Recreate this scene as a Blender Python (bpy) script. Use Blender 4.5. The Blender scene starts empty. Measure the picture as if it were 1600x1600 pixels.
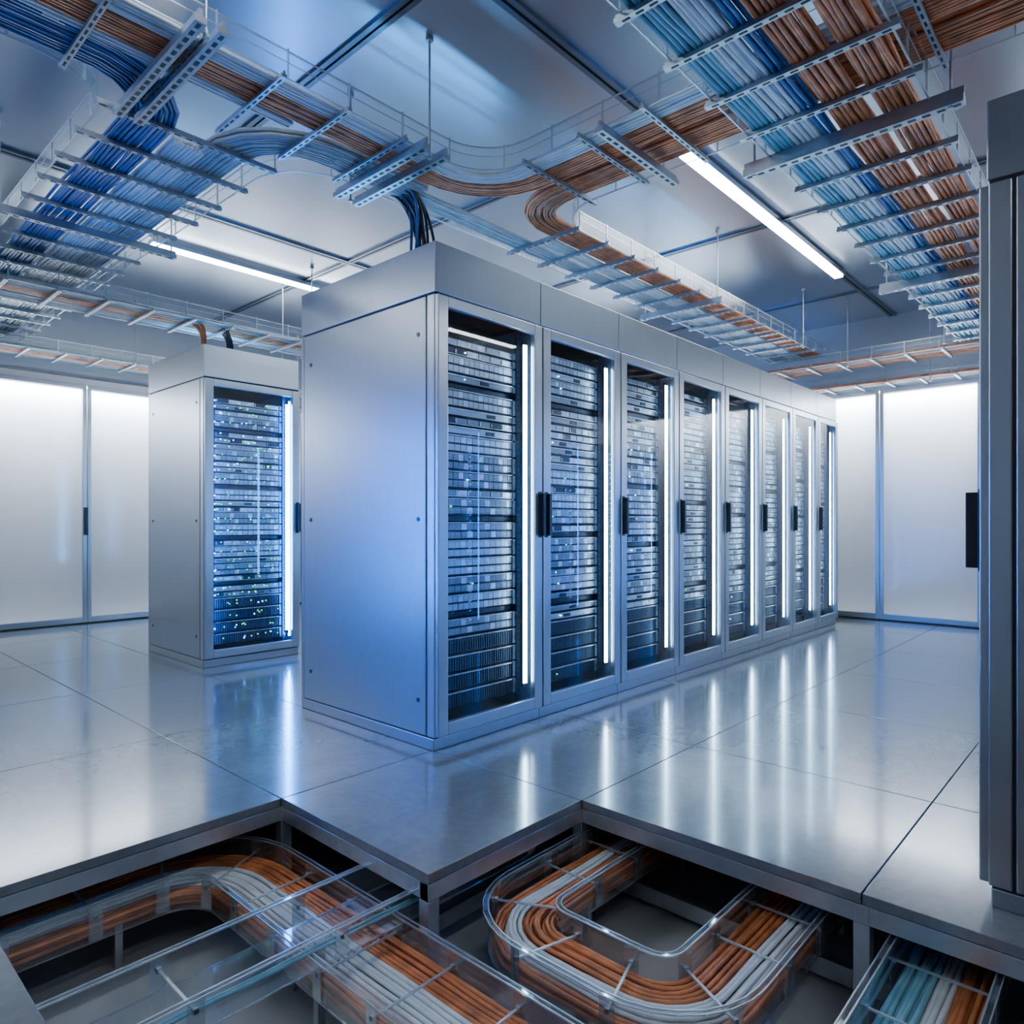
import bpy, math, random
from mathutils import Vector, noise, Matrix
random.seed(7)
S = bpy.context.scene
COL = S.collection

# ------------------------------------------------------------------ materials
def new_mat(name):
    m = bpy.data.materials.new(name); m.use_nodes = True
    nt = m.node_tree
    for n in list(nt.nodes):
        if n.type != 'OUTPUT_MATERIAL': nt.nodes.remove(n)
    return m, nt, [n for n in nt.nodes if n.type == 'OUTPUT_MATERIAL'][0]

def pmat(name, col, metal=0.0, rough=0.5, var=0.0, vscale=(1,1,1), nscale=5.0, coat=0.0, spec=0.5):
    m, nt, out = new_mat(name)
    b = nt.nodes.new('ShaderNodeBsdfPrincipled')
    b.inputs['Base Color'].default_value = (*col, 1)
    b.inputs['Metallic'].default_value = metal
    b.inputs['Roughness'].default_value = rough
    b.inputs['Coat Weight'].default_value = coat
    b.inputs['Specular IOR Level'].default_value = spec
    nt.links.new(b.outputs[0], out.inputs[0])
    if var:
        tc = nt.nodes.new('ShaderNodeTexCoord'); mp = nt.nodes.new('ShaderNodeMapping')
        mp.inputs['Scale'].default_value = vscale
        nt.links.new(tc.outputs['Object'], mp.inputs[0])
        n = nt.nodes.new('ShaderNodeTexNoise'); n.inputs['Scale'].default_value = nscale
        n.inputs['Detail'].default_value = 5
        nt.links.new(mp.outputs[0], n.inputs['Vector'])
        r = nt.nodes.new('ShaderNodeMapRange')
        r.inputs[3].default_value = 1-var; r.inputs[4].default_value = 1+var
        r.inputs[1].default_value = .25; r.inputs[2].default_value = .75
        nt.links.new(n.outputs[0], r.inputs[0])
        mx = nt.nodes.new('ShaderNodeVectorMath'); mx.operation = 'SCALE'
        mx.inputs[0].default_value = col
        nt.links.new(r.outputs[0], mx.inputs['Scale'])
        nt.links.new(mx.outputs[0], b.inputs['Base Color'])
    return m

def emat(name, col, s):
    m, nt, out = new_mat(name)
    e = nt.nodes.new('ShaderNodeEmission'); e.inputs[0].default_value = (*col, 1); e.inputs[1].default_value = s
    nt.links.new(e.outputs[0], out.inputs[0]); return m

def clear_mat(name, tint, base, gain, power=4.0, rough=0.02, haze=0.0):
    m, nt, out = new_mat(name)
    t = nt.nodes.new('ShaderNodeBsdfTransparent'); t.inputs[0].default_value = (*tint, 1)
    g = nt.nodes.new('ShaderNodeBsdfGlossy'); g.inputs['Roughness'].default_value = rough
    lw = nt.nodes.new('ShaderNodeLayerWeight'); lw.inputs[0].default_value = .5
    p = nt.nodes.new('ShaderNodeMath'); p.operation = 'POWER'; p.inputs[1].default_value = power
    nt.links.new(lw.outputs['Facing'], p.inputs[0])
    ma = nt.nodes.new('ShaderNodeMath'); ma.operation = 'MULTIPLY_ADD'; ma.inputs[1].default_value = gain; ma.inputs[2].default_value = base
    nt.links.new(p.outputs[0], ma.inputs[0])
    mx = nt.nodes.new('ShaderNodeMixShader'); nt.links.new(ma.outputs[0], mx.inputs[0])
    nt.links.new(t.outputs[0], mx.inputs[1]); nt.links.new(g.outputs[0], mx.inputs[2])
    last = mx
    if haze:
        d = nt.nodes.new('ShaderNodeBsdfDiffuse'); d.inputs[0].default_value = (.68, .80, .9, 1)
        m2 = nt.nodes.new('ShaderNodeMixShader'); m2.inputs[0].default_value = haze
        nt.links.new(mx.outputs[0], m2.inputs[1]); nt.links.new(d.outputs[0], m2.inputs[2]); last = m2
    nt.links.new(last.outputs[0], out.inputs[0]); return m

def frosted(name):
    m, nt, out = new_mat(name)
    t = nt.nodes.new('ShaderNodeBsdfTranslucent'); t.inputs[0].default_value = (.90, .94, 1, 1)
    d = nt.nodes.new('ShaderNodeBsdfDiffuse'); d.inputs[0].default_value = (.27, .30, .34, 1)
    g = nt.nodes.new('ShaderNodeBsdfGlossy'); g.inputs['Roughness'].default_value = .12
    lw = nt.nodes.new('ShaderNodeLayerWeight')
    ma = nt.nodes.new('ShaderNodeMath'); ma.operation = 'MULTIPLY_ADD'; ma.inputs[1].default_value = .4; ma.inputs[2].default_value = .14
    nt.links.new(lw.outputs['Facing'], ma.inputs[0])
    a = nt.nodes.new('ShaderNodeMixShader'); a.inputs[0].default_value = .35
    nt.links.new(t.outputs[0], a.inputs[1]); nt.links.new(d.outputs[0], a.inputs[2])
    b = nt.nodes.new('ShaderNodeMixShader'); nt.links.new(ma.outputs[0], b.inputs[0])
    nt.links.new(a.outputs[0], b.inputs[1]); nt.links.new(g.outputs[0], b.inputs[2])
    nt.links.new(b.outputs[0], out.inputs[0]); return m

def perforated(name, c1, c2, scale):
    m, nt, out = new_mat(name)
    b = nt.nodes.new('ShaderNodeBsdfPrincipled'); b.inputs['Metallic'].default_value = .9; b.inputs['Roughness'].default_value = .34
    tc = nt.nodes.new('ShaderNodeTexCoord'); v = nt.nodes.new('ShaderNodeTexVoronoi')
    v.inputs['Scale'].default_value = scale; v.inputs['Randomness'].default_value = 0
    nt.links.new(tc.outputs['Object'], v.inputs['Vector'])
    r = nt.nodes.new('ShaderNodeMath'); r.operation = 'GREATER_THAN'; r.inputs[1].default_value = .40
    nt.links.new(v.outputs['Distance'], r.inputs[0])
    mx = nt.nodes.new('ShaderNodeMix'); mx.data_type = 'RGBA'
    mx.inputs[6].default_value = (*c2, 1); mx.inputs[7].default_value = (*c1, 1)
    nt.links.new(r.outputs[0], mx.inputs[0]); nt.links.new(mx.outputs[2], b.inputs['Base Color'])
    nt.links.new(b.outputs[0], out.inputs[0]); return m

M = {}
M['steel'] = pmat('brushed_steel', (.43, .46, .50), .96, .32, var=.03, vscale=(1, 1, .05), nscale=60)
M['frame'] = pmat('door_frame_aluminium', (.48, .515, .56), .92, .29, var=.01)
M['dark'] = pmat('dark_interior', (.006, .010, .018), .3, .4, var=.2)
M['liner'] = pmat('cabinet_liner', (.12, .14, .17), .3, .4, var=.1)
M['groove'] = pmat('seam_black', (.01, .01, .012), 0, .6, var=.1)
M['black'] = pmat('black_plastic', (.010, .012, .018), 0, .3, var=.05)
M['chassis'] = pmat('server_chassis', (.028, .038, .055), .7, .33, var=.3, nscale=40)
M['bay'] = pmat('drive_bay_metal', (.60, .65, .72), .97, .33, var=.4, nscale=30)
M['perf'] = perforated('perforated_bezel', (.44, .49, .56), (.006, .010, .018), 130)
M['rail'] = pmat('rack_rail', (.06, .09, .14), .8, .35, var=.1)
M['screw'] = pmat('screw_metal', (.12, .13, .14), .9, .3, var=.1)
M['glass'] = clear_mat('door_glass', (.88, .94, .99), .06, .8, 4.5, .01)
M['acryl'] = clear_mat('clear_acrylic', (.94, .965, .98), .09, .95, 2.2, .05, haze=.022)
M['acryltop'] = clear_mat('clear_acrylic_tray_wall', (.95, .975, .99), .04, .6, 3.0, .26, haze=.03)
M['acredge'] = clear_mat('acrylic_edge', (.84, .91, .95), .30, .6, 1.5, .28, haze=.16)
M['acrclear'] = clear_mat('acrylic_solid_edge', (.90, .95, .98), .25, .7, 1.6, .08, haze=.06)
M['led'] = emat('led_strip_white', (.50, .77, 1.0), 40)
M['ledb'] = emat('led_strip_ice_blue', (.16, .50, 1.0), 36)
M['fillblue'] = emat('hidden_blue_fill', (.0, .22, 1.0), 55)  # hidden strip, added to tint the servers blue
M['fillblue2'] = emat('hidden_blue_fill_strong', (.0, .20, 1.0), 230)  # stronger hidden strip, added for the blue cabinet glow
M['ledrear'] = emat('added_rear_strip', (.04, .36, 1.0), 42)  # unseen strip, added for its reflection and a blue aisle floor
M['dot_b'] = emat('indicator_blue', (.05, .22, 1.0), 26)
M['dot_c'] = emat('indicator_cyan', (.35, .8, 1.0), 10)
M['dot_g'] = emat('indicator_green', (.06, .9, .25), 5)
M['tube'] = emat('tube_light', (.86, .94, 1.0), 42)
M['strut'] = pmat('galvanised_strut', (.42, .46, .50), .9, .36, var=.15, nscale=20)
M['slot'] = pmat('strut_slot', (.015, .018, .022), .2, .5, var=.1)
M['copper'] = pmat('cable_copper_orange', (.62, .20, .068), .15, .40, var=.45, nscale=14)
M['white'] = pmat('cable_white', (.70, .74, .76), 0, .42, var=.14, nscale=14)
M['grey'] = pmat('cable_grey', (.42, .46, .48), 0, .42, var=.2, nscale=14)
M['blue'] = pmat('cable_blue', (.018, .12, .34), 0, .36, var=.3, nscale=14)
M['teal'] = pmat('cable_light_blue', (.19, .43, .52), 0, .38, var=.2, nscale=14)
M['cblack'] = pmat('cable_black', (.015, .018, .03), 0, .35, var=.2)
M['ceil'] = pmat('ceiling_metal_panel', (.49, .53, .59), .86, .29, var=.03, nscale=.5)
M['ceilrail'] = pmat('ceiling_rail_steel', (.18, .21, .25), .9, .3, var=.1)
M['wall'] = pmat('wall_paint', (.38, .41, .45), .3, .42, var=.04, nscale=2)
M['frost'] = frosted('frosted_glass_panel')
M['slab'] = pmat('subfloor_concrete', (.50, .52, .54), 0, .30, var=.28, nscale=3, spec=.9)
M['beam'] = pmat('pedestal_steel', (.50, .53, .56), .8, .32, var=.15, nscale=12)

def floor_mat():
    m, nt, out = new_mat('polished_concrete_tile')
    b = nt.nodes.new('ShaderNodeBsdfPrincipled'); tc = nt.nodes.new('ShaderNodeTexCoord')
    n1 = nt.nodes.new('ShaderNodeTexNoise'); n1.inputs['Scale'].default_value = 2.2; n1.inputs['Detail'].default_value = 7; n1.inputs['Roughness'].default_value = .62
    n2 = nt.nodes.new('ShaderNodeTexNoise'); n2.inputs['Scale'].default_value = 30; n2.inputs['Detail'].default_value = 4
    for n in (n1, n2): nt.links.new(tc.outputs['Object'], n.inputs['Vector'])
    ad = nt.nodes.new('ShaderNodeMath'); ad.operation = 'MULTIPLY_ADD'; ad.inputs[1].default_value = .35
    nt.links.new(n2.outputs[0], ad.inputs[0]); nt.links.new(n1.outputs[0], ad.inputs[2])
    cr = nt.nodes.new('ShaderNodeValToRGB')
    cr.color_ramp.elements[0].position = .42; cr.color_ramp.elements[0].color = (.115, .124, .133, 1)
    cr.color_ramp.elements[1].position = .98; cr.color_ramp.elements[1].color = (.22, .232, .242, 1)
    nt.links.new(ad.outputs[0], cr.inputs[0]); nt.links.new(cr.outputs[0], b.inputs['Base Color'])
    b.inputs['Roughness'].default_value = .165
    b.inputs['Specular IOR Level'].default_value = .95
    b.inputs['Coat Weight'].default_value = .45; b.inputs['Coat Roughness'].default_value = .09
    nt.links.new(b.outputs[0], out.inputs[0]); return m
M['floor'] = floor_mat()

# ------------------------------------------------------------------ mesh helpers
class MB:
    def __init__(s): s.v = []; s.f = []; s.mi = []; s.mats = []
    def m(s, k):
        if k not in s.mats: s.mats.append(k)
        return s.mats.index(k)
    def box(s, x0, x1, y0, y1, z0, z1, k):
        o = len(s.v); i = s.m(k)
        s.v += [(x0,y0,z0),(x1,y0,z0),(x1,y1,z0),(x0,y1,z0),(x0,y0,z1),(x1,y0,z1),(x1,y1,z1),(x0,y1,z1)]
        for q in ((0,3,2,1),(4,5,6,7),(0,1,5,4),(1,2,6,5),(2,3,7,6),(3,0,4,7)):
            s.f.append(tuple(o+a for a in q)); s.mi.append(i)
    def quad(s, a, b, c, d, k):
        o = len(s.v); s.v += [a, b, c, d]; s.f.append((o, o+1, o+2, o+3)); s.mi.append(s.m(k))
    def obox(s, c, t, L, w, h, k):
        n = (-t[1], t[0]); o = len(s.v); i = s.m(k)
        for dz in (-h/2, h/2):
            for a, b in ((-1,-1),(1,-1),(1,1),(-1,1)):
                s.v.append((c[0]+t[0]*a*L/2+n[0]*b*w/2, c[1]+t[1]*a*L/2+n[1]*b*w/2, c[2]+dz))
        for q in ((0,3,2,1),(4,5,6,7),(0,1,5,4),(1,2,6,5),(2,3,7,6),(3,0,4,7)):
            s.f.append(tuple(o+a for a in q)); s.mi.append(i)
    def cyl(s, c, axis, r, L, k, n=12):
        o = len(s.v); i = s.m(k)
        for e in (0, L):
            for j in range(n):
                a = 2*math.pi*j/n; p = [math.cos(a)*r, math.sin(a)*r]
                if axis == 'x': s.v.append((c[0]+e, c[1]+p[0], c[2]+p[1]))
                elif axis == 'y': s.v.append((c[0]+p[0], c[1]+e, c[2]+p[1]))
                else: s.v.append((c[0]+p[0], c[1]+p[1], c[2]+e))
        for j in range(n):
            s.f.append((o+j, o+(j+1)%n, o+n+(j+1)%n, o+n+j)); s.mi.append(i)
        s.f.append(tuple(o+j for j in range(n))[::-1]); s.mi.append(i)
        s.f.append(tuple(o+n+j for j in range(n))); s.mi.append(i)
    def mesh(s, name):
        me = bpy.data.meshes.new(name); me.from_pydata(s.v, [], s.f)
        for k in s.mats: me.materials.append(M[k])
        me.polygons.foreach_set('material_index', s.mi); me.update(); return me

def add(me, name, parent=None, bevel=0, loc=None):
    ob = bpy.data.objects.new(name, me); COL.objects.link(ob)
    if parent: ob.parent = parent
    if loc: ob.location = loc
    if bevel:
        b = ob.modifiers.new('bevel', 'BEVEL'); b.width = bevel; b.segments = 2; b.limit_method = 'ANGLE'
    return ob
def empty(name, loc=(0,0,0), rz=0, sc=(1,1,1)):
    e = bpy.data.objects.new(name, None); e.empty_display_size = .2; COL.objects.link(e)
    e.location = loc; e.rotation_euler = (0,0,rz); e.scale = sc; return e

# ------------------------------------------------------------------ server cabinet
H = 2.353; ZC = 2.115
cache = {}
def cab_parts(W, D, side, seed, style):
    key = (round(W,3), D, side, seed, style)
    if key in cache: return cache[key]
    rnd = random.Random(seed)
    parts = []
    b = MB()
    t = .022
    b.box(0, W, .01, D, .0, .055, 'steel')
    b.box(0, t, .066, D-.03, .06, ZC-.005, 'steel'); b.box(W-t, W, .066, D-.03, .06, ZC-.005, 'steel')
    b.box(0, t, 0.004, .058, .06, ZC-.005, 'frame'); b.box(W-t, W, 0.004, .058, .06, ZC-.005, 'frame')
    b.box(0, W, D-.03, D, .055, ZC, 'steel')
    b.box(0, W, 0, D, ZC+.004, H, 'steel')
    parts.append(('housing', b.mesh('housing'), .004))
    b = MB()
    b.box(.005, W-.005, .012, D-.005, .05, .062, 'groove')
    b.box(.006, t, .05, .075, .06, ZC, 'groove'); b.box(W-t, W-.006, .05, .075, .06, ZC, 'groove')
    b.box(.005, W-.005, .006, D-.005, ZC-.006, ZC+.006, 'groove')
    b.box(t, W-t, D-.035, D-.03, .06, ZC, 'dark'); b.box(t, t+.003, .015, D-.03, .06, ZC, 'liner'); b.box(W-t-.003, W-t, .015, D-.03, .06, ZC, 'liner')
    for rx in (.085, W-.085):
        b.box(rx-.012, rx+.012, .085, .1, .09, 2.07, 'rail')
        z = .12
        while z < 2.05:
            b.box(rx-.005, rx+.005, .0835, .086, z, z+.010, 'groove'); z += .03
    parts.append(('inner_liner', b.mesh('inner_liner'), 0))
    b = MB()
    for sx in (-.003, W-.004):
        for yy in (.12, D-.1):
            for zz in (.22, 1.07, 1.94):
                b.cyl((sx, yy, zz), 'x', .011, .007, 'screw'); b.cyl((sx-.001, yy, zz), 'x', .005, .009, 'black', 6)
    parts.append(('panel_screws', b.mesh('panel_screws'), 0))
    b = MB()
    fl, fr, zb, zt = .066, .066, .125, 2.055
    y0, y1 = -.018, .012
    b.box(.004, fl, y0, y1, .066, ZC-.008, 'frame'); b.box(W-fr, W-.004, y0, y1, .066, ZC-.008, 'frame')
    b.box(fl, W-fr, y0, y1, .066, zb, 'frame'); b.box(fl, W-fr, y0, y1, zt, ZC-.008, 'frame')
    parts.append(('door_frame', b.mesh('door_frame'), .004))
    b = MB(); b.quad((fl, -.006, zb), (W-fr, -.006, zb), (W-fr, -.006, zt), (fl, -.006, zt), 'glass')
    parts.append(('door_glass', b.mesh('door_glass'), 0))
    b = MB()
    hx = W-.024 if side == 'r' else .024
    b.box(hx-.011, hx+.011, -.052, -.016, .985, 1.21, 'black')
    b.box(hx-.014, hx+.014, -.022, -.017, .975, 1.22, 'black')
    parts.append(('handle', b.mesh('handle'), .007))
    b = MB()
    sx = W-.098
    b.box(sx-.003, sx+.027, .038, .05, .18, 2.02, 'dark')
    b.box(sx, sx+.024, .030, .038, .20, 2.0, 'ledb' if style == 'blue' else 'led')
    b.box(.058, .064, .022, .032, .18, 2.0, 'fillblue2' if style == 'blue' else 'fillblue')  # added blue emitter, hidden behind the left door stile
    if style == 'blue':  # extra hidden emitters, added to deepen the blue inside
        b.box(.050, .058, .035, .06, .18, 2.0, 'fillblue2')
        b.box(W-.060, W-.052, .05, .06, .15, 2.03, 'fillblue2')
    parts.append(('led_strip', b.mesh('led_strip'), 0))
    b = MB()
    b.box(W*.66, W*.66+.02, D+.0, D+.01, .55, 1.8, 'ledrear'); b.box(W*.66-.006, W*.66+.026, D, D+.005, .53, 1.82, 'frame')  # unseen rear strip, added to reflect in glass and tint the aisle
    parts.append(('added_rear_led', b.mesh('added_rear_led'), 0))
    b = MB(); d = MB()
    xa, xb = .098, W-.1; Fy = .10; z = .14; U = .0445
    def dot(x, zz, r=.004, k=None):
        k = k or rnd.choice(['dot_b', 'dot_b', 'dot_b', 'dot_c'])
        d.box(x-r, x+r, Fy-.012, Fy-.004, zz-r, zz+r, k)
    since = 0
    while z < 2.0:
        q = rnd.random(); low = z < .42; since += 1
        if low: typ = 'vent'
        elif since > 5 and q < .35: typ = 'gap'; since = 0
        elif q < .48: typ = 'two'
        elif q < .70: typ = 'perf'
        else: typ = 'one'
        hh = 2*U if typ in ('two', 'vent') else U
        if z+hh > 2.035: break
        if typ == 'gap':
            hh = .03
            b.box(xa, xb, Fy+.012, Fy+.02, z+.003, z+hh-.003, 'chassis')
            z += hh; continue
        dy = rnd.uniform(-.004, .004)
        b.box(xa+.004, xb-.004, Fy, Fy+.55, z+.003, z+hh-.004, 'chassis')
        b.box(xa-.006, xa+.02, Fy-.008, Fy, z+.004, z+hh-.006, 'chassis'); b.box(xb-.02, xb+.006, Fy-.008, Fy, z+.004, z+hh-.006, 'bay')
        x0, x1 = xa+.028, xb-.026
        if typ == 'one':
            n = rnd.choice([5, 6, 8]); ww = (x1-x0)/n
            for i in range(n):
                b.box(x0+i*ww+.0018, x0+(i+1)*ww-.0018, Fy-.007+dy, Fy, z+.007, z+hh-.010, rnd.choice(['bay','perf','perf','perf','bay','chassis']))
                b.box(x0+i*ww+.004, x0+i*ww+.010, Fy-.010+dy, Fy-.006, z+.012, z+hh-.014, 'bay')
            b.box(x0, x1, Fy-.013, Fy, z+.003, z+.006, 'bay')
        elif typ == 'perf':
            b.box(x0, x1, Fy-.006+dy, Fy, z+.006, z+hh-.007, 'perf'); b.box(x0, x1, Fy-.014+dy, Fy, z+hh-.012, z+hh-.007, 'bay')
            xm = x0+(x1-x0)*rnd.uniform(.25, .7); b.box(xm, xm+.06, Fy-.009+dy, Fy, z+.011, z+hh-.015, 'chassis')
        elif typ == 'two':
            n = rnd.choice([12, 14]); ww = (x1-x0)/n
            for i in range(n):
                for j in (0, 1):
                    b.box(x0+i*ww+.0015, x0+(i+1)*ww-.0015, Fy-.008+dy, Fy, z+.008+j*U*.90, z+.007+j*U*.90+.031, 'perf' if (i+j)%4 else 'bay')
            b.box(x0, x1, Fy-.013, Fy, z+hh-.008, z+hh-.004, 'bay')
        else:
            n = 30; ww = (x1-x0)/n
            b.box(x0, x1, Fy-.003, Fy, z+.004, z+hh-.006, 'dark')
            for i in range(n): b.box(x0+i*ww, x0+(i+.4)*ww, Fy-.008, Fy, z+.01, z+hh-.016, 'rail')
            b.box(x0, x1, Fy-.014, Fy, z+hh-.012, z+hh-.007, 'bay')
        dot(xa+.004, z+hh*.5, .0085)
        if rnd.random() < .7: dot(xa+.024, z+hh*.4, .0045)
        if rnd.random() < .5: dot(rnd.uniform(x0, x0+(x1-x0)*.5), z+hh*.5, .003, rnd.choice(['dot_c', 'dot_c', 'dot_g']))
        if style == 'blue':
            for _ in range(7): dot(rnd.uniform(x0, x1), z+hh*rnd.uniform(.3, .7), .0036, rnd.choice(['dot_g', 'dot_b', 'dot_g', 'dot_g']))
        z += hh
    parts.append(('servers', b.mesh('servers'), 0)); parts.append(('indicator_lights', d.mesh('indicator_lights'), 0))
    cache[key] = parts; return parts

def cabinet(loc, W, D=1.154, rz=0, side='l', seed=1, style='std', sc=(1,1,1)):
    e = empty('server_cabinet', loc, rz, sc)
    for n, me, bv in cab_parts(W, D, side, seed, style): add(me, n, e, bv)
    return e

XS = [2.113, 2.865, 3.614, 4.335, 5.044, 5.74, 6.423, 7.09, 7.68]
for i in range(8):
    cabinet((XS[i], 2.415, 0), XS[i+1]-XS[i]-.003, 1.154, 0, 'r' if i == 0 else 'l', 10+i)
cabinet((2.195, 5.036, 0), .765, 1.04, 0, 'r', 41, 'blue')
for i in range(7):
    cabinet((2.287+.75*(i+1), .328, 0), .747, 1.1, math.pi, 'r', 60+i % 2, 'std', (1,1,.94))
cabinet((-.40, 5.25, 0), .765, 1.04, 0, 'r', 41, 'blue')  # out of view, added to throw a blue reflection on the row's side
cabinet((-1.168, 5.25, 0), .765, 1.04, 0, 'r', 41, 'blue')  # second out-of-view cabinet, added for the same blue reflection

# ------------------------------------------------------------------ room
CH = 3.3; X0, X1, Y0, Y1 = -4.0, 8.29, -4.0, 8.25
xs = [-4.0, -2.3, -1.0, .417, 1.36, 2.12, 3.0, 4.1, 5.2, 6.3, 7.4, X1]
ys = [-4.0, -2.8, -1.6, -.4, .6, 1.585, 2.44, 3.58, 4.86, 6.1, 7.3, Y1]
def hole(x, y):
    return (.417 < x < 1.36 and -.4 < y < 2.44) or (1.36 < x < 2.12 and -.4 < y < 1.585)
b = MB(); g = .0022
for i in range(len(xs)-1):
    for j in range(len(ys)-1):
        if hole((xs[i]+xs[i+1])/2, (ys[j]+ys[j+1])/2): continue
        b.box(xs[i]+g, xs[i+1]-g, ys[j]+g, ys[j+1]-g, -.03, 0, 'floor')
floor = add(b.mesh('floor'), 'floor', None, .0015)
b = MB(); b.box(X0, X1, Y0, Y1, -.56, -.45, 'slab'); add(b.mesh('subfloor_slab'), 'subfloor_slab')
b = MB()
def beamx(xa, xb, y, z0=-.085, z1=-.032, w=.04, k='beam'): b.box(xa, xb, y-w/2, y+w/2, z0, z1, k)
def beamy(ya, yb, x, z0=-.085, z1=-.032, w=.04, k='beam'): b.box(x-w/2, x+w/2, ya, yb, z0, z1, k)
o = .022
for y in [v for v in ys if v > 2.3]: beamx(X0+.02, X1-.02, y+o)
beamx(1.36+.002, X1-.02, 1.585+o); beamx(2.12, X1-.02, .6); beamx(2.12, X1-.02, -.4)
for y in [v for v in ys if v < 2.3]: beamx(X0+.02, .417, y)
for x in [v for v in xs if v > 2.2]: beamy(Y0+.02, Y1-.02, x)
beamy(-.4, Y1-.02, 2.12+o); beamy(1.588, Y1-.02, 1.36+o); beamy(Y0+.02, 2.46, .417-o); beamy(2.46, Y1-.02, .417)
for x in (-1.0, -2.3): beamy(Y0+.02, Y1-.02, x)
for (x_, y_) in [(1.36+o, 1.585+o), (2.12+o, 1.585+o), (1.36+o, 2.44+o), (.417-o, 2.44+o), (2.12+o, .6), (2.12+o, -.4), (.417-o, .6), (.417-o, 1.585)] + \
        [(x, y+o) for x in xs[5:] for y in ys[6:]] + [(-1.0, 2.462), (-1.0, 3.6), (.417, 3.6), (1.38, 3.6)]:
    b.box(x_-.022, x_+.022, y_-.022, y_+.022, -.445, -.086, 'beam')
    b.box(x_-.05, x_+.05, y_-.05, y_+.05, -.45, -.44, 'beam')
beamy(-.4, 2.4, 2.36, -.42, -.36, .035); beamx(.2, 1.3, 2.86, -.42, -.37, .03); beamx(1.3, 2.36, 1.90, -.42, -.36, .035)
beamy(-.4, 1.9, .98, -.44, -.40, .03)
add(b.mesh('raised_floor_frame'), 'raised_floor_frame', None, .002)

b = MB(); b.box(X0, X1, Y0, Y1, CH, CH+.1, 'ceil'); add(b.mesh('ceiling'), 'ceiling')
b = MB()
for x in (-3.0, -.9, .4, 1.9, 3.45, 5.15, 7.2): 
    b.box(x-.03, x-.006, Y0, Y1, CH-.014, CH, 'ceilrail'); b.box(x+.006, x+.03, Y0, Y1, CH-.014, CH, 'ceilrail'); b.box(x-.006, x+.006, Y0, Y1, CH-.003, CH, 'groove')
for y in (-1.0, 2.03, 5.07, 7.9):
    b.box(X0, X1, y-.035, y-.008, CH-.016, CH-.0005, 'ceilrail'); b.box(X0, X1, y+.008, y+.035, CH-.016, CH-.0005, 'ceilrail'); b.box(X0, X1, y-.008, y+.008, CH-.004, CH-.0005, 'groove')
add(b.mesh('trim_ceiling'), 'trim_ceiling')

CAV = .22
b = MB(); b.box(X0-.1, X1+CAV+.1, Y1+CAV, Y1+CAV+.1, -.56, CH+.1, 'wall'); b.box(X0, X1, Y1, Y1+CAV, 2.56, CH, 'wall'); b.box(X0, X1+CAV, Y1, Y1+CAV, -.56, 0, 'wall')
add(b.mesh('wall_left'), 'wall_left')
b = MB(); b.box(X1+CAV, X1+CAV+.1, Y0-.1, Y1+CAV, -.56, CH+.1, 'wall'); b.box(X1, X1+CAV, Y0, Y1+CAV, 2.56, CH, 'wall'); b.box(X1, X1+CAV, Y0, Y1, -.56, 0, 'wall')
add(b.mesh('wall_right'), 'wall_right')
b = MB(); b.box(X0-.1, X0, Y0, Y1+CAV, -.56, CH+.1, 'wall'); add(b.mesh('wall_back'), 'wall_back')
b = MB(); b.box(X0-.1, X1+CAV, Y0-.1, Y0, -.56, CH+.1, 'wall'); add(b.mesh('wall_rear'), 'wall_rear')

ZP = 2.50
def panel_wall(axis, divs, handle_at):
    for a0, a1 in zip(divs[:-1], divs[1:]):
        f = MB(); p = MB()
        def bx(mb, u0, u1, d0, d1, z0, z1, key):
            if axis == 'x': mb.box(u0, u1, Y1-d1, Y1-d0, z0, z1, key)
            else: mb.box(X1-d1, X1-d0, u0, u1, z0, z1, key)
        w = .04
        bx(f, a0+.004, a0+w, -.02, .03, .012, ZP, 'frame'); bx(f, a1-w, a1-.004, -.02, .03, .012, ZP, 'frame')
        bx(f, a0+w, a1-w, -.02, .03, .012, .07, 'frame'); bx(f, a0+w, a1-w, -.02, .03, ZP-.04, ZP, 'frame')
        if axis == 'x': p.quad((a0+w, Y1, .07), (a1-w, Y1, .07), (a1-w, Y1, ZP-.04), (a0+w, Y1, ZP-.04), 'frost')
        else: p.quad((X1, a0+w, .07), (X1, a1-w, .07), (X1, a1-w, ZP-.04), (X1, a0+w, ZP-.04), 'frost')
        e = empty('frosted_glass_partition')
        add(f.mesh('frame'), 'frame', e, .003); add(p.mesh('frosted_pane'), 'frosted_pane', e)
        if a0 <= handle_at <= a1:
            h = MB(); bx(h, handle_at-.02, handle_at+.02, .03, .07, .93, 1.22, 'black'); add(h.mesh('handle'), 'handle', e, .006)
panel_wall('x', [X0, -2.635, -1.385, -.135, 1.115, 2.365, 3.615, 4.865, 6.115, 7.3, X1-.03], 2.345)
panel_wall('y', [Y0, -2.6, -1.65, -.7, .25, 1.22, 2.155, 3.09, 4.02, 4.95, 5.88, 6.9, Y1-.03], -.68)
t = MB(); t.box(X0, X1, Y1-.035, Y1+.02, ZP, 2.565, 'frame'); t.box(X0, X1, Y1-.04, Y1+.02, 2.565, 2.58, 'ceilrail'); t.box(X0, X1, Y1-.035, Y1+.02, .0, .012, 'groove')
add(t.mesh('trim_1'), 'trim_1')
t = MB(); t.box(X1-.035, X1+.02, Y0, Y1, ZP, 2.565, 'frame'); t.box(X1-.04, X1+.02, Y0, Y1, 2.565, 2.58, 'ceilrail'); t.box(X1-.035, X1+.02, Y0, Y1, .0, .012, 'groove')
add(t.mesh('trim_2'), 'trim_2')

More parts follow.
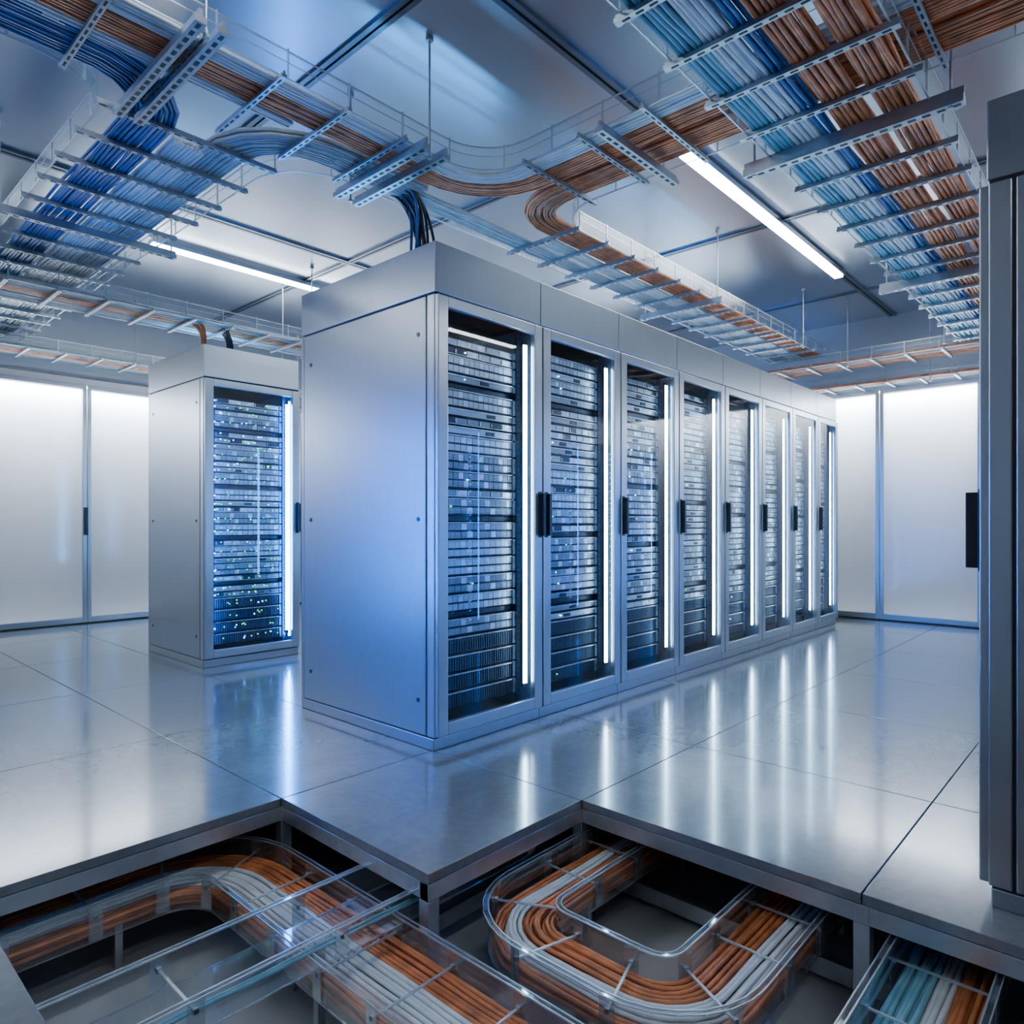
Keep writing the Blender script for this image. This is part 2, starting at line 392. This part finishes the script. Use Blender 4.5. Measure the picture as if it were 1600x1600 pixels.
def area(name, loc, rot, sx, sy, power, col, parent=None):
    l = bpy.data.lights.new(name, 'AREA'); l.shape = 'RECTANGLE'; l.size = sx; l.size_y = sy; l.energy = power; l.color = col
    ob = bpy.data.objects.new(name, l); COL.objects.link(ob); ob.location = loc; ob.rotation_euler = rot
    if parent: ob.parent = parent
    return ob
area('wall_cavity_lamp', ((X0+X1)/2, Y1+.10, 2.50), (math.radians(-4), 0, 0), 12.0, .06, 700, (.88, .95, 1))
area('wall_cavity_lamp', (X1+.10, (Y0+Y1)/2, 2.50), (math.radians(-4), 0, math.radians(-90)), 12.0, .06, 700, (.88, .95, 1))

def tube(xa, xb, y):
    e = empty('linear_ceiling_light', ((xa+xb)/2, y, CH))
    L = xb-xa
    h = MB(); h.box(-L/2, L/2, -.05, .05, -.05, -.017, 'frame'); add(h.mesh('housing'), 'housing', e, .003)
    h = MB(); h.box(-L/2+.01, L/2-.01, -.036, .036, -.066, -.0505, 'tube'); add(h.mesh('diffuser'), 'diffuser', e, .004)
tube(3.72, 6.53, 2.03); tube(2.1, 5.0, 5.77); tube(-2.4, .4, 5.77); tube(-1.5, 1.2, 2.03)  # last two are out of view, added as fill light
tube(-1.0, 1.8, -1.0); tube(3.6, 6.4, -1.0)  # both out of view, added as fill light

# ------------------------------------------------------------------ trays
def fillet(pts, r):
    pts = [Vector(p) for p in pts]; out = [pts[0]]
    for i in range(1, len(pts)-1):
        a, c, b2 = pts[i-1], pts[i], pts[i+1]
        u = (a-c).normalized(); v = (b2-c).normalized()
        rr = min(r, (a-c).length*.95, (b2-c).length*.95)
        o_ = c+u*rr+v*rr
        for k in range(0, 13):
            th = math.pi/2*k/12
            out.append(o_ - v*rr*math.cos(th) - u*rr*math.sin(th))
    out.append(pts[-1])
    q = [out[0]]
    for a in out[1:]:
        if (a-q[-1]).length > 1e-4: q.append(a)
    return q
def resample(pts, step):
    d = [0]
    for a, b2 in zip(pts[:-1], pts[1:]): d.append(d[-1]+(b2-a).length)
    n = max(2, int(d[-1]/step)); res = []; j = 0
    for i in range(n+1):
        t_ = d[-1]*i/n
        while j < len(d)-2 and d[j+1] < t_: j += 1
        seg = d[j+1]-d[j]; f = (t_-d[j])/seg if seg > 1e-9 else 0
        res.append(pts[j].lerp(pts[j+1], f))
    return res
def tangents(p):
    r = []
    for i in range(len(p)):
        t_ = (p[min(i+1, len(p)-1)]-p[max(i-1, 0)]); r.append(t_.normalized() if t_.length > 0 else Vector((1, 0)))
    return r
def wall_sheet(mb, poly, r, z, h=.11, post=.28, e=.003):
    q = fillet(poly, r)
    for a, c in zip(q[:-1], q[1:]):
        mb.quad((a.x, a.y, z), (c.x, c.y, z), (c.x, c.y, z+h), (a.x, a.y, z+h), 'acryltop')
        m = (a+c)/2; t_ = (c-a); L = t_.length; t_ = t_/L
        for zz in (z, z+h): mb.obox((m.x, m.y, zz), t_, L+.001, 2*e, 2*e, 'acredge')
        mb.obox((m.x, m.y, z+h*.6), t_, L+.001, e, e, 'acredge')
    rs = resample(q, post); tg = tangents(rs)
    for a, t_ in zip(rs, tg): mb.obox((a.x, a.y, z+h*.55), t_, .006, .008, h*1.1, 'acredge')
def strut(mb, c, t_, L, w=.036, h=.02, slots=True):
    mb.obox(c, t_, L, w, h, 'strut')
    mb.obox((c[0], c[1], c[2]+h), t_, L, w*.35, h, 'strut')
    if slots:
        n = int(L/.05)
        for i in range(n):
            o_ = (i-(n-1)/2)*.05
            mb.obox((c[0]+t_[0]*o_, c[1]+t_[1]*o_, c[2]-h/2), t_, .028, w*.36, .002, 'slot')
def rungs(mb, p0, p1, width, z, step=.24, over=.03, w=.022, h=.013, slots=True):
    p0, p1 = Vector(p0), Vector(p1); t_ = (p1-p0).normalized(); n = Vector((-t_.y, t_.x)); L = (p1-p0).length
    k = int(L/step)
    for i in range(k+1):
        c = p0+t_*(step*i+step*.3)
        if (c-p0).length > L: break
        strut(mb, (c.x, c.y, z), n, width+2*over, w, h, slots)
def bundle(parent, name, poly, r, z, lanes, rad, mat, layers=1, seed=0, amp=.006, step=.11, zslack=.004):
    cu = bpy.data.curves.new(name, 'CURVE'); cu.dimensions = '3D'; cu.bevel_depth = rad; cu.bevel_resolution = 1; cu.use_fill_caps = True
    base = resample(fillet(poly, r), step); tg = tangents(base)
    for ly in range(layers):
        for li, off in enumerate(lanes):
            sd = seed*13.7+li*3.1+ly*51.3
            o2 = off+(rad if ly % 2 else 0)
            sp = cu.splines.new('POLY'); sp.points.add(len(base)-1)
            for i, (p, t_) in enumerate(zip(base, tg)):
                s = i*step
                a = noise.noise(Vector((s*1.3, sd, 0)))*amp*1.8+noise.noise(Vector((s*4, sd, 5)))*amp*.5
                dz = noise.noise(Vector((s*1.8, sd, 9)))*zslack*2
                x = p.x-t_.y*(o2+a); y = p.y+t_.x*(o2+a)
                sp.points[i].co = (x, y, z+rad+ly*rad*1.8+abs(dz), 1)
    cu.materials.append(M[mat])
    ob = bpy.data.objects.new(name, cu); COL.objects.link(ob); ob.parent = parent
    return ob
def lanes(a, b, rad): 
    n = max(1, int(abs(b-a)/(rad*2.02))); return [a+(b-a)*(i+.5)/n for i in range(n)]
def rods(mb, pts, z):
    for x, y in pts:
        mb.cyl((x, y, z-.03), 'z', .005, CH-z+.03, 'strut', 8); mb.cyl((x, y, z-.035), 'z', .012, .012, 'strut', 6)
        mb.cyl((x, y, CH-.02), 'z', .018, .02, 'strut', 10)

R = .0088
ZT = 2.80
net = empty('overhead_cable_tray'); A = MB(); B = MB()
near, far = 2.50, 3.02
wall_sheet(A, [(-2, near), (2.53, near), (2.53, -2.5)], .28, ZT)
wall_sheet(A, [(3.06, -2.5), (3.06, near), (7.6, near)], .3, ZT)
wall_sheet(A, [(-2, far), (.98, far), (.98, 8.0)], .3, ZT)
wall_sheet(A, [(1.72, 8.0), (1.72, far), (7.6, far)], .35, ZT)
rungs(B, (-2, 2.76), (2.2, 2.76), .52, ZT-.012, .30)
rungs(B, (3.2, 2.76), (7.6, 2.76), .52, ZT-.012, .30)
rungs(B, (2.795, -2.5), (2.795, 2.3), .53, ZT-.012, .33)
rungs(B, (1.35, 3.1), (1.35, 8.0), .74, ZT-.012, .30)
for c, tt, L in [((1.02, 2.76, ZT-.045), (0,1), .8), ((1.1, 2.76, ZT-.045), (0,1), .8), ((2.05, 2.76, ZT-.045), (0,1), .72), ((2.17, 2.76, ZT-.045), (0,1), .72),
                 ((2.795, 1.75, ZT-.045), (1,0), .66), ((2.795, .25, ZT-.045), (1,0), .72), ((5.0, 2.76, ZT-.045), (0,1), .72), ((1.35, 4.6, ZT-.045), (1,0), .95)]:
    strut(B, c, tt, L, .040, .024)
rods(B, [(2.11, 2.45), (2.11, 3.08), (1.06, 2.41), (1.06, 3.12), (5.0, 2.44), (5.0, 3.08), (6.8, 2.44), (.9, 4.6), (1.8, 4.6)], ZT-.03)
add(A.mesh('acrylic_side_walls'), 'acrylic_side_walls', net); add(B.mesh('rungs_and_hangers'), 'rungs_and_hangers', net)
mid = [(-2, 2.76), (2.795, 2.76), (2.795, -2.5)]
bundle(net, 'copper_cables', mid, .45, ZT, lanes(-.14, -.01, R), R, 'copper', 3, 1)
bundle(net, 'white_cables', mid, .45, ZT, lanes(-.235, -.14, R), R, 'white', 2, 2)
bundle(net, 'copper_cables_to_row', [(2.795, -2.5), (2.795, 2.76), (7.6, 2.76)], .42, ZT+.012, lanes(-.22, -.05, R), R, 'copper', 2, 3)
bundle(net, 'grey_cables_to_row', [(1.9, 2.76), (7.6, 2.76)], .3, ZT, lanes(.08, .22, R), R, 'grey', 1, 4)
bundle(net, 'white_cables_row', [(3.3, 2.76), (7.6, 2.76)], .3, ZT, lanes(-.04, .07, R), R, 'white', 1, 5)
bundle(net, 'blue_cables', [(-2, 2.90), (1.17, 2.90), (1.17, 8.0)], .34, ZT, lanes(-.10, .09, R), R, 'blue', 2, 6)
bundle(net, 'grey_cables_branch', [(2.4, 2.90), (1.52, 2.90), (1.52, 8.0)], .36, ZT+.004, lanes(-.09, .10, R), R, 'grey', 2, 7)
bundle(net, 'white_cables_branch', [(1.38, 3.3), (1.38, 8.0)], .36, ZT, lanes(-.07, .08, R), R, 'white', 2, 8)
bundle(net, 'white_cables_inner', [(-2, 2.76), (1.6, 2.76)], .36, ZT, lanes(.0, .06, R), R, 'white', 2, 9)
bundle(net, 'blue_cables_row', [(1.7, 2.93), (2.35, 2.93)], .36, ZT+.006, lanes(-.05, .05, R), R, 'blue', 1, 10)

Z1 = 2.68
t1 = empty('overhead_cable_tray'); A = MB(); B = MB()
ya, yb = .62, 1.24
wall_sheet(A, [(-1, ya), (7.3, ya)], .2, Z1, .14); wall_sheet(A, [(-1, yb), (7.3, yb)], .2, Z1, .14)
rungs(B, (-1, .93), (7.3, .93), .62, Z1-.012, .31, .03, .026, .015)
for x in (3.05, 5.2): strut(B, (x, .93, Z1-.045), (0,1), .85, .046, .032)
rods(B, [(3.05, .55), (3.05, 1.31), (5.2, .55), (5.2, 1.31), (7.0, 1.31), (7.0, .55)], Z1-.03)
add(A.mesh('acrylic_side_walls'), 'acrylic_side_walls', t1); add(B.mesh('rungs_and_hangers'), 'rungs_and_hangers', t1)
cl = [(-1, .93), (7.3, .93)]
for nm, a, c, mk, sd in (('light_blue_cables', .19, .29, 'teal', 1), ('white_cables', .085, .19, 'white', 2), ('blue_cables', .035, .08, 'blue', 3), ('copper_cables', -.11, .015, 'copper', 4), ('copper_cables_outer', -.27, -.15, 'copper', 5)):
    bundle(t1, nm, cl, .2, Z1, lanes(a, c, R*1.08), R*1.08, mk, 3, 20+sd, .008)

def simple_tray(p0, p1, width, z, spec, step=.25, hang=()):
    e = empty('overhead_cable_tray'); A = MB(); B = MB()
    p0, p1 = Vector(p0), Vector(p1); t_ = (p1-p0).normalized(); n = Vector((-t_.y, t_.x))
    for s in (-1, 1): wall_sheet(A, [p0+n*s*width/2, p1+n*s*width/2], .2, z)
    rungs(B, p0, p1, width, z-.012, step)
    if hang: rods(B, hang, z-.02)
    add(A.mesh('acrylic_side_walls'), 'acrylic_side_walls', e); add(B.mesh('rungs_and_hangers'), 'rungs_and_hangers', e)
    for i, (a, c, mk) in enumerate(spec): bundle(e, mk+'_cables', [p0, p1], .2, z, lanes(a, c, R), R, mk, 2, 40+i, .008, .16)
    return e
t6 = simple_tray((-2, 5.65), (7.6, 5.65), .46, 2.63, [(-.2, -.08, 'grey'), (-.07, .06, 'copper'), (.08, .2, 'white')], .3, [(3.3, 5.4), (3.3, 5.9), (.6, 5.4), (.6, 5.9)])
t7 = simple_tray((-2, 7.75), (8.1, 7.75), .42, 2.66, [(-.18, -.04, 'grey'), (-.03, .08, 'copper'), (.1, .18, 'white')], .3, [(2.6, 7.52), (4.4, 7.52)])
t8 = simple_tray((7.55, -2), (7.55, 7.4), .40, 2.66, [(-.17, -.02, 'copper'), (0, .1, 'grey'), (.1, .17, 'copper')], .3, [(7.33, 2.2), (7.33, .9)])
t9 = simple_tray((8.05, -2), (8.05, 7.4), .28, 2.52, [(-.1, .02, 'grey'), (.02, .1, 'copper')], .3, [(7.9, 1.6), (7.9, 3.0)])

def drop(parent, name, start, end, n, mat, spread=.02, seed=0):
    rn = random.Random(seed)
    cu = bpy.data.curves.new(name, 'CURVE'); cu.dimensions = '3D'; cu.bevel_depth = .008; cu.bevel_resolution = 1
    for i in range(n):
        s = Vector(start)+Vector((rn.uniform(-1,1)*spread, rn.uniform(-1,1)*spread*2, rn.uniform(0, .02)))
        e = Vector(end)+Vector((rn.uniform(-1,1)*spread, rn.uniform(-1,1)*spread*2, 0))
        sp = cu.splines.new('BEZIER'); sp.bezier_points.add(1)
        p, q = sp.bezier_points
        p.co = s; q.co = e
        p.handle_left = s-Vector((.15, 0, 0)); p.handle_right = s+Vector((.15, 0, 0))
        q.handle_left = e+Vector((0, 0, .25)); q.handle_right = e-Vector((0, 0, .1))
    cu.materials.append(M[mat]); ob = bpy.data.objects.new(name, cu); COL.objects.link(ob); ob.parent = parent
drop(net, 'drop_cables_black', (2.30, 2.93, ZT+.01), (2.48, 2.93, H+.0), 14, 'cblack', .04, 1)
drop(net, 'drop_cables_blue', (2.28, 2.9, ZT+.01), (2.42, 2.9, H+.0), 3, 'blue', .03, 2)
drop(t6, 'drop_cables_copper', (2.3, 5.6, 2.64), (2.42, 5.55, H), 7, 'copper', .025, 3)
drop(t6, 'drop_cables_black', (2.5, 5.6, 2.64), (2.62, 5.55, H), 9, 'cblack', .035, 4)

def under_tray(name, poly, width, z, spec, r=.16, h=.12, clip=.24, cr=.0075):
    e = empty(name); A = MB(); B = MB()
    q = fillet(poly, r)
    rs = resample(q, .04); tg = tangents(rs)
    L = [Vector((p.x-t_.y*width/2, p.y+t_.x*width/2)) for p, t_ in zip(rs, tg)]
    Rr = [Vector((p.x+t_.y*width/2, p.y-t_.x*width/2)) for p, t_ in zip(rs, tg)]
    for i in range(len(rs)-1):
        A.quad((L[i].x, L[i].y, z), (L[i+1].x, L[i+1].y, z), (Rr[i+1].x, Rr[i+1].y, z), (Rr[i].x, Rr[i].y, z), 'acryl')
        for K, sg in ((L, 1), (Rr, -1)):
            a, c2 = K[i], K[i+1]; na = Vector((-tg[i].y, tg[i].x))*sg*.016; nb = Vector((-tg[i+1].y, tg[i+1].x))*sg*.016
            A.quad((a.x, a.y, z), (c2.x, c2.y, z), (c2.x, c2.y, z+h), (a.x, a.y, z+h), 'acryl')
            # outward lip of the acrylic channel
            A.quad((a.x, a.y, z+h), (c2.x, c2.y, z+h), (c2.x+nb.x, c2.y+nb.y, z+h), (a.x+na.x, a.y+na.y, z+h), 'acryl')
            m = (a+c2)/2; t_ = c2-a; l = t_.length
            if l < 1e-5: continue
            t_ /= l
            A.obox((m.x, m.y, z+h), t_, l+.001, .004, .004, 'acredge')
            A.obox((m.x+na.x, m.y+na.y, z+h), t_, l+.002, .003, .004, 'acredge')
            A.obox((m.x, m.y, z), t_, l+.001, .004, .004, 'acrclear')
    cs = resample(q, clip); ct = tangents(cs)
    for p, t_ in zip(cs, ct):
        n = Vector((-t_.y, t_.x))
        B.obox((p.x, p.y, z+h*.62), n, width, .007, .005, 'acredge')
        for s in (-1, 1):
            B.obox((p.x+n.x*s*(width/2+.004), p.y+n.y*s*(width/2+.004), z+h*.5), t_, .04, .004, h*.9, 'acrclear')
            B.obox((p.x+n.x*s*width/2, p.y+n.y*s*width/2, z+h*.62), t_, .012, .012, .012, 'strut')
    add(A.mesh('acrylic_channel'), 'acrylic_channel', e); add(B.mesh('cross_clips'), 'cross_clips', e)
    for i, (a, c3, mk, ly) in enumerate(spec): bundle(e, mk+'_cables', poly, r, z+.004, lanes(a, c3, cr), cr, mk, ly, 60+i, .007, .05)
    S2 = MB()
    for p in resample(q, .7)[1:-1]: S2.box(p.x-.012, p.x+.012, p.y-.012, p.y+.012, -.45, z-.004, 'beam')
    add(S2.mesh('stands'), 'stands', e)
    return e
under_tray('underfloor_cable_tray', [(-1.5, 2.57), (1.18, 2.57), (1.18, -.3)], .27, -.26, [(.03, .125, 'copper', 4), (-.07, .03, 'white', 4), (-.12, -.07, 'copper', 3)], .26)
under_tray('underfloor_cable_tray', [(.30, 1.76), (1.9, 1.76)], .22, -.15, [(-.06, -.03, 'teal', 1)], .1, .09, .35, .005)
under_tray('underfloor_cable_tray', [(3.4, 1.47), (1.54, 1.47), (1.54, .83), (3.4, .83)], .21, -.24, [(.0, .09, 'copper', 4), (-.06, .0, 'white', 4), (-.095, -.06, 'copper', 3)], .18)
under_tray('underfloor_cable_tray', [(1.6, .40), (3.4, .40)], .23, -.22, [(-.10, -.03, 'copper', 3), (-.03, .02, 'white', 2), (.02, .1, 'teal', 3)], .1)
under_tray('underfloor_cable_tray', [(1.42, 1.05), (.45, 1.05)], .20, -.38, [(-.05, .05, 'grey', 1)], .1, .07, .3)

def added_uplight(loc, L, power):
    e = empty('added_blue_uplight', loc)  # invented fixture, added to tint the ceiling blue
    h = MB(); h.box(-L/2, L/2, -.04, .04, 0, .03, 'black'); add(h.mesh('housing'), 'housing', e, .003)
    area('added_uplight_lamp', (0, 0, .036), (math.pi, 0, 0), L, .05, power, (.06, .42, 1.0), e)
added_uplight((2.9, 3.45, H), 1.4, 13); added_uplight((5.6, 3.45, H), 2.4, 9); added_uplight((2.6, 5.85, H), .6, 5)

w = bpy.data.worlds.new('room_world'); S.world = w; w.use_nodes = True
w.node_tree.nodes['Background'].inputs[0].default_value = (.05, .08, .13, 1); w.node_tree.nodes['Background'].inputs[1].default_value = .3
cd = bpy.data.cameras.new('camera'); cam = bpy.data.objects.new('camera', cd); COL.objects.link(cam)
cam.location = (0, 0, 1.05); cam.rotation_euler = (math.radians(90), 0, math.radians(-47.5))
cd.sensor_width = 36; cd.lens = 1085/1600*36; cd.shift_y = 18/1600; cd.clip_start = .02
S.camera = cam
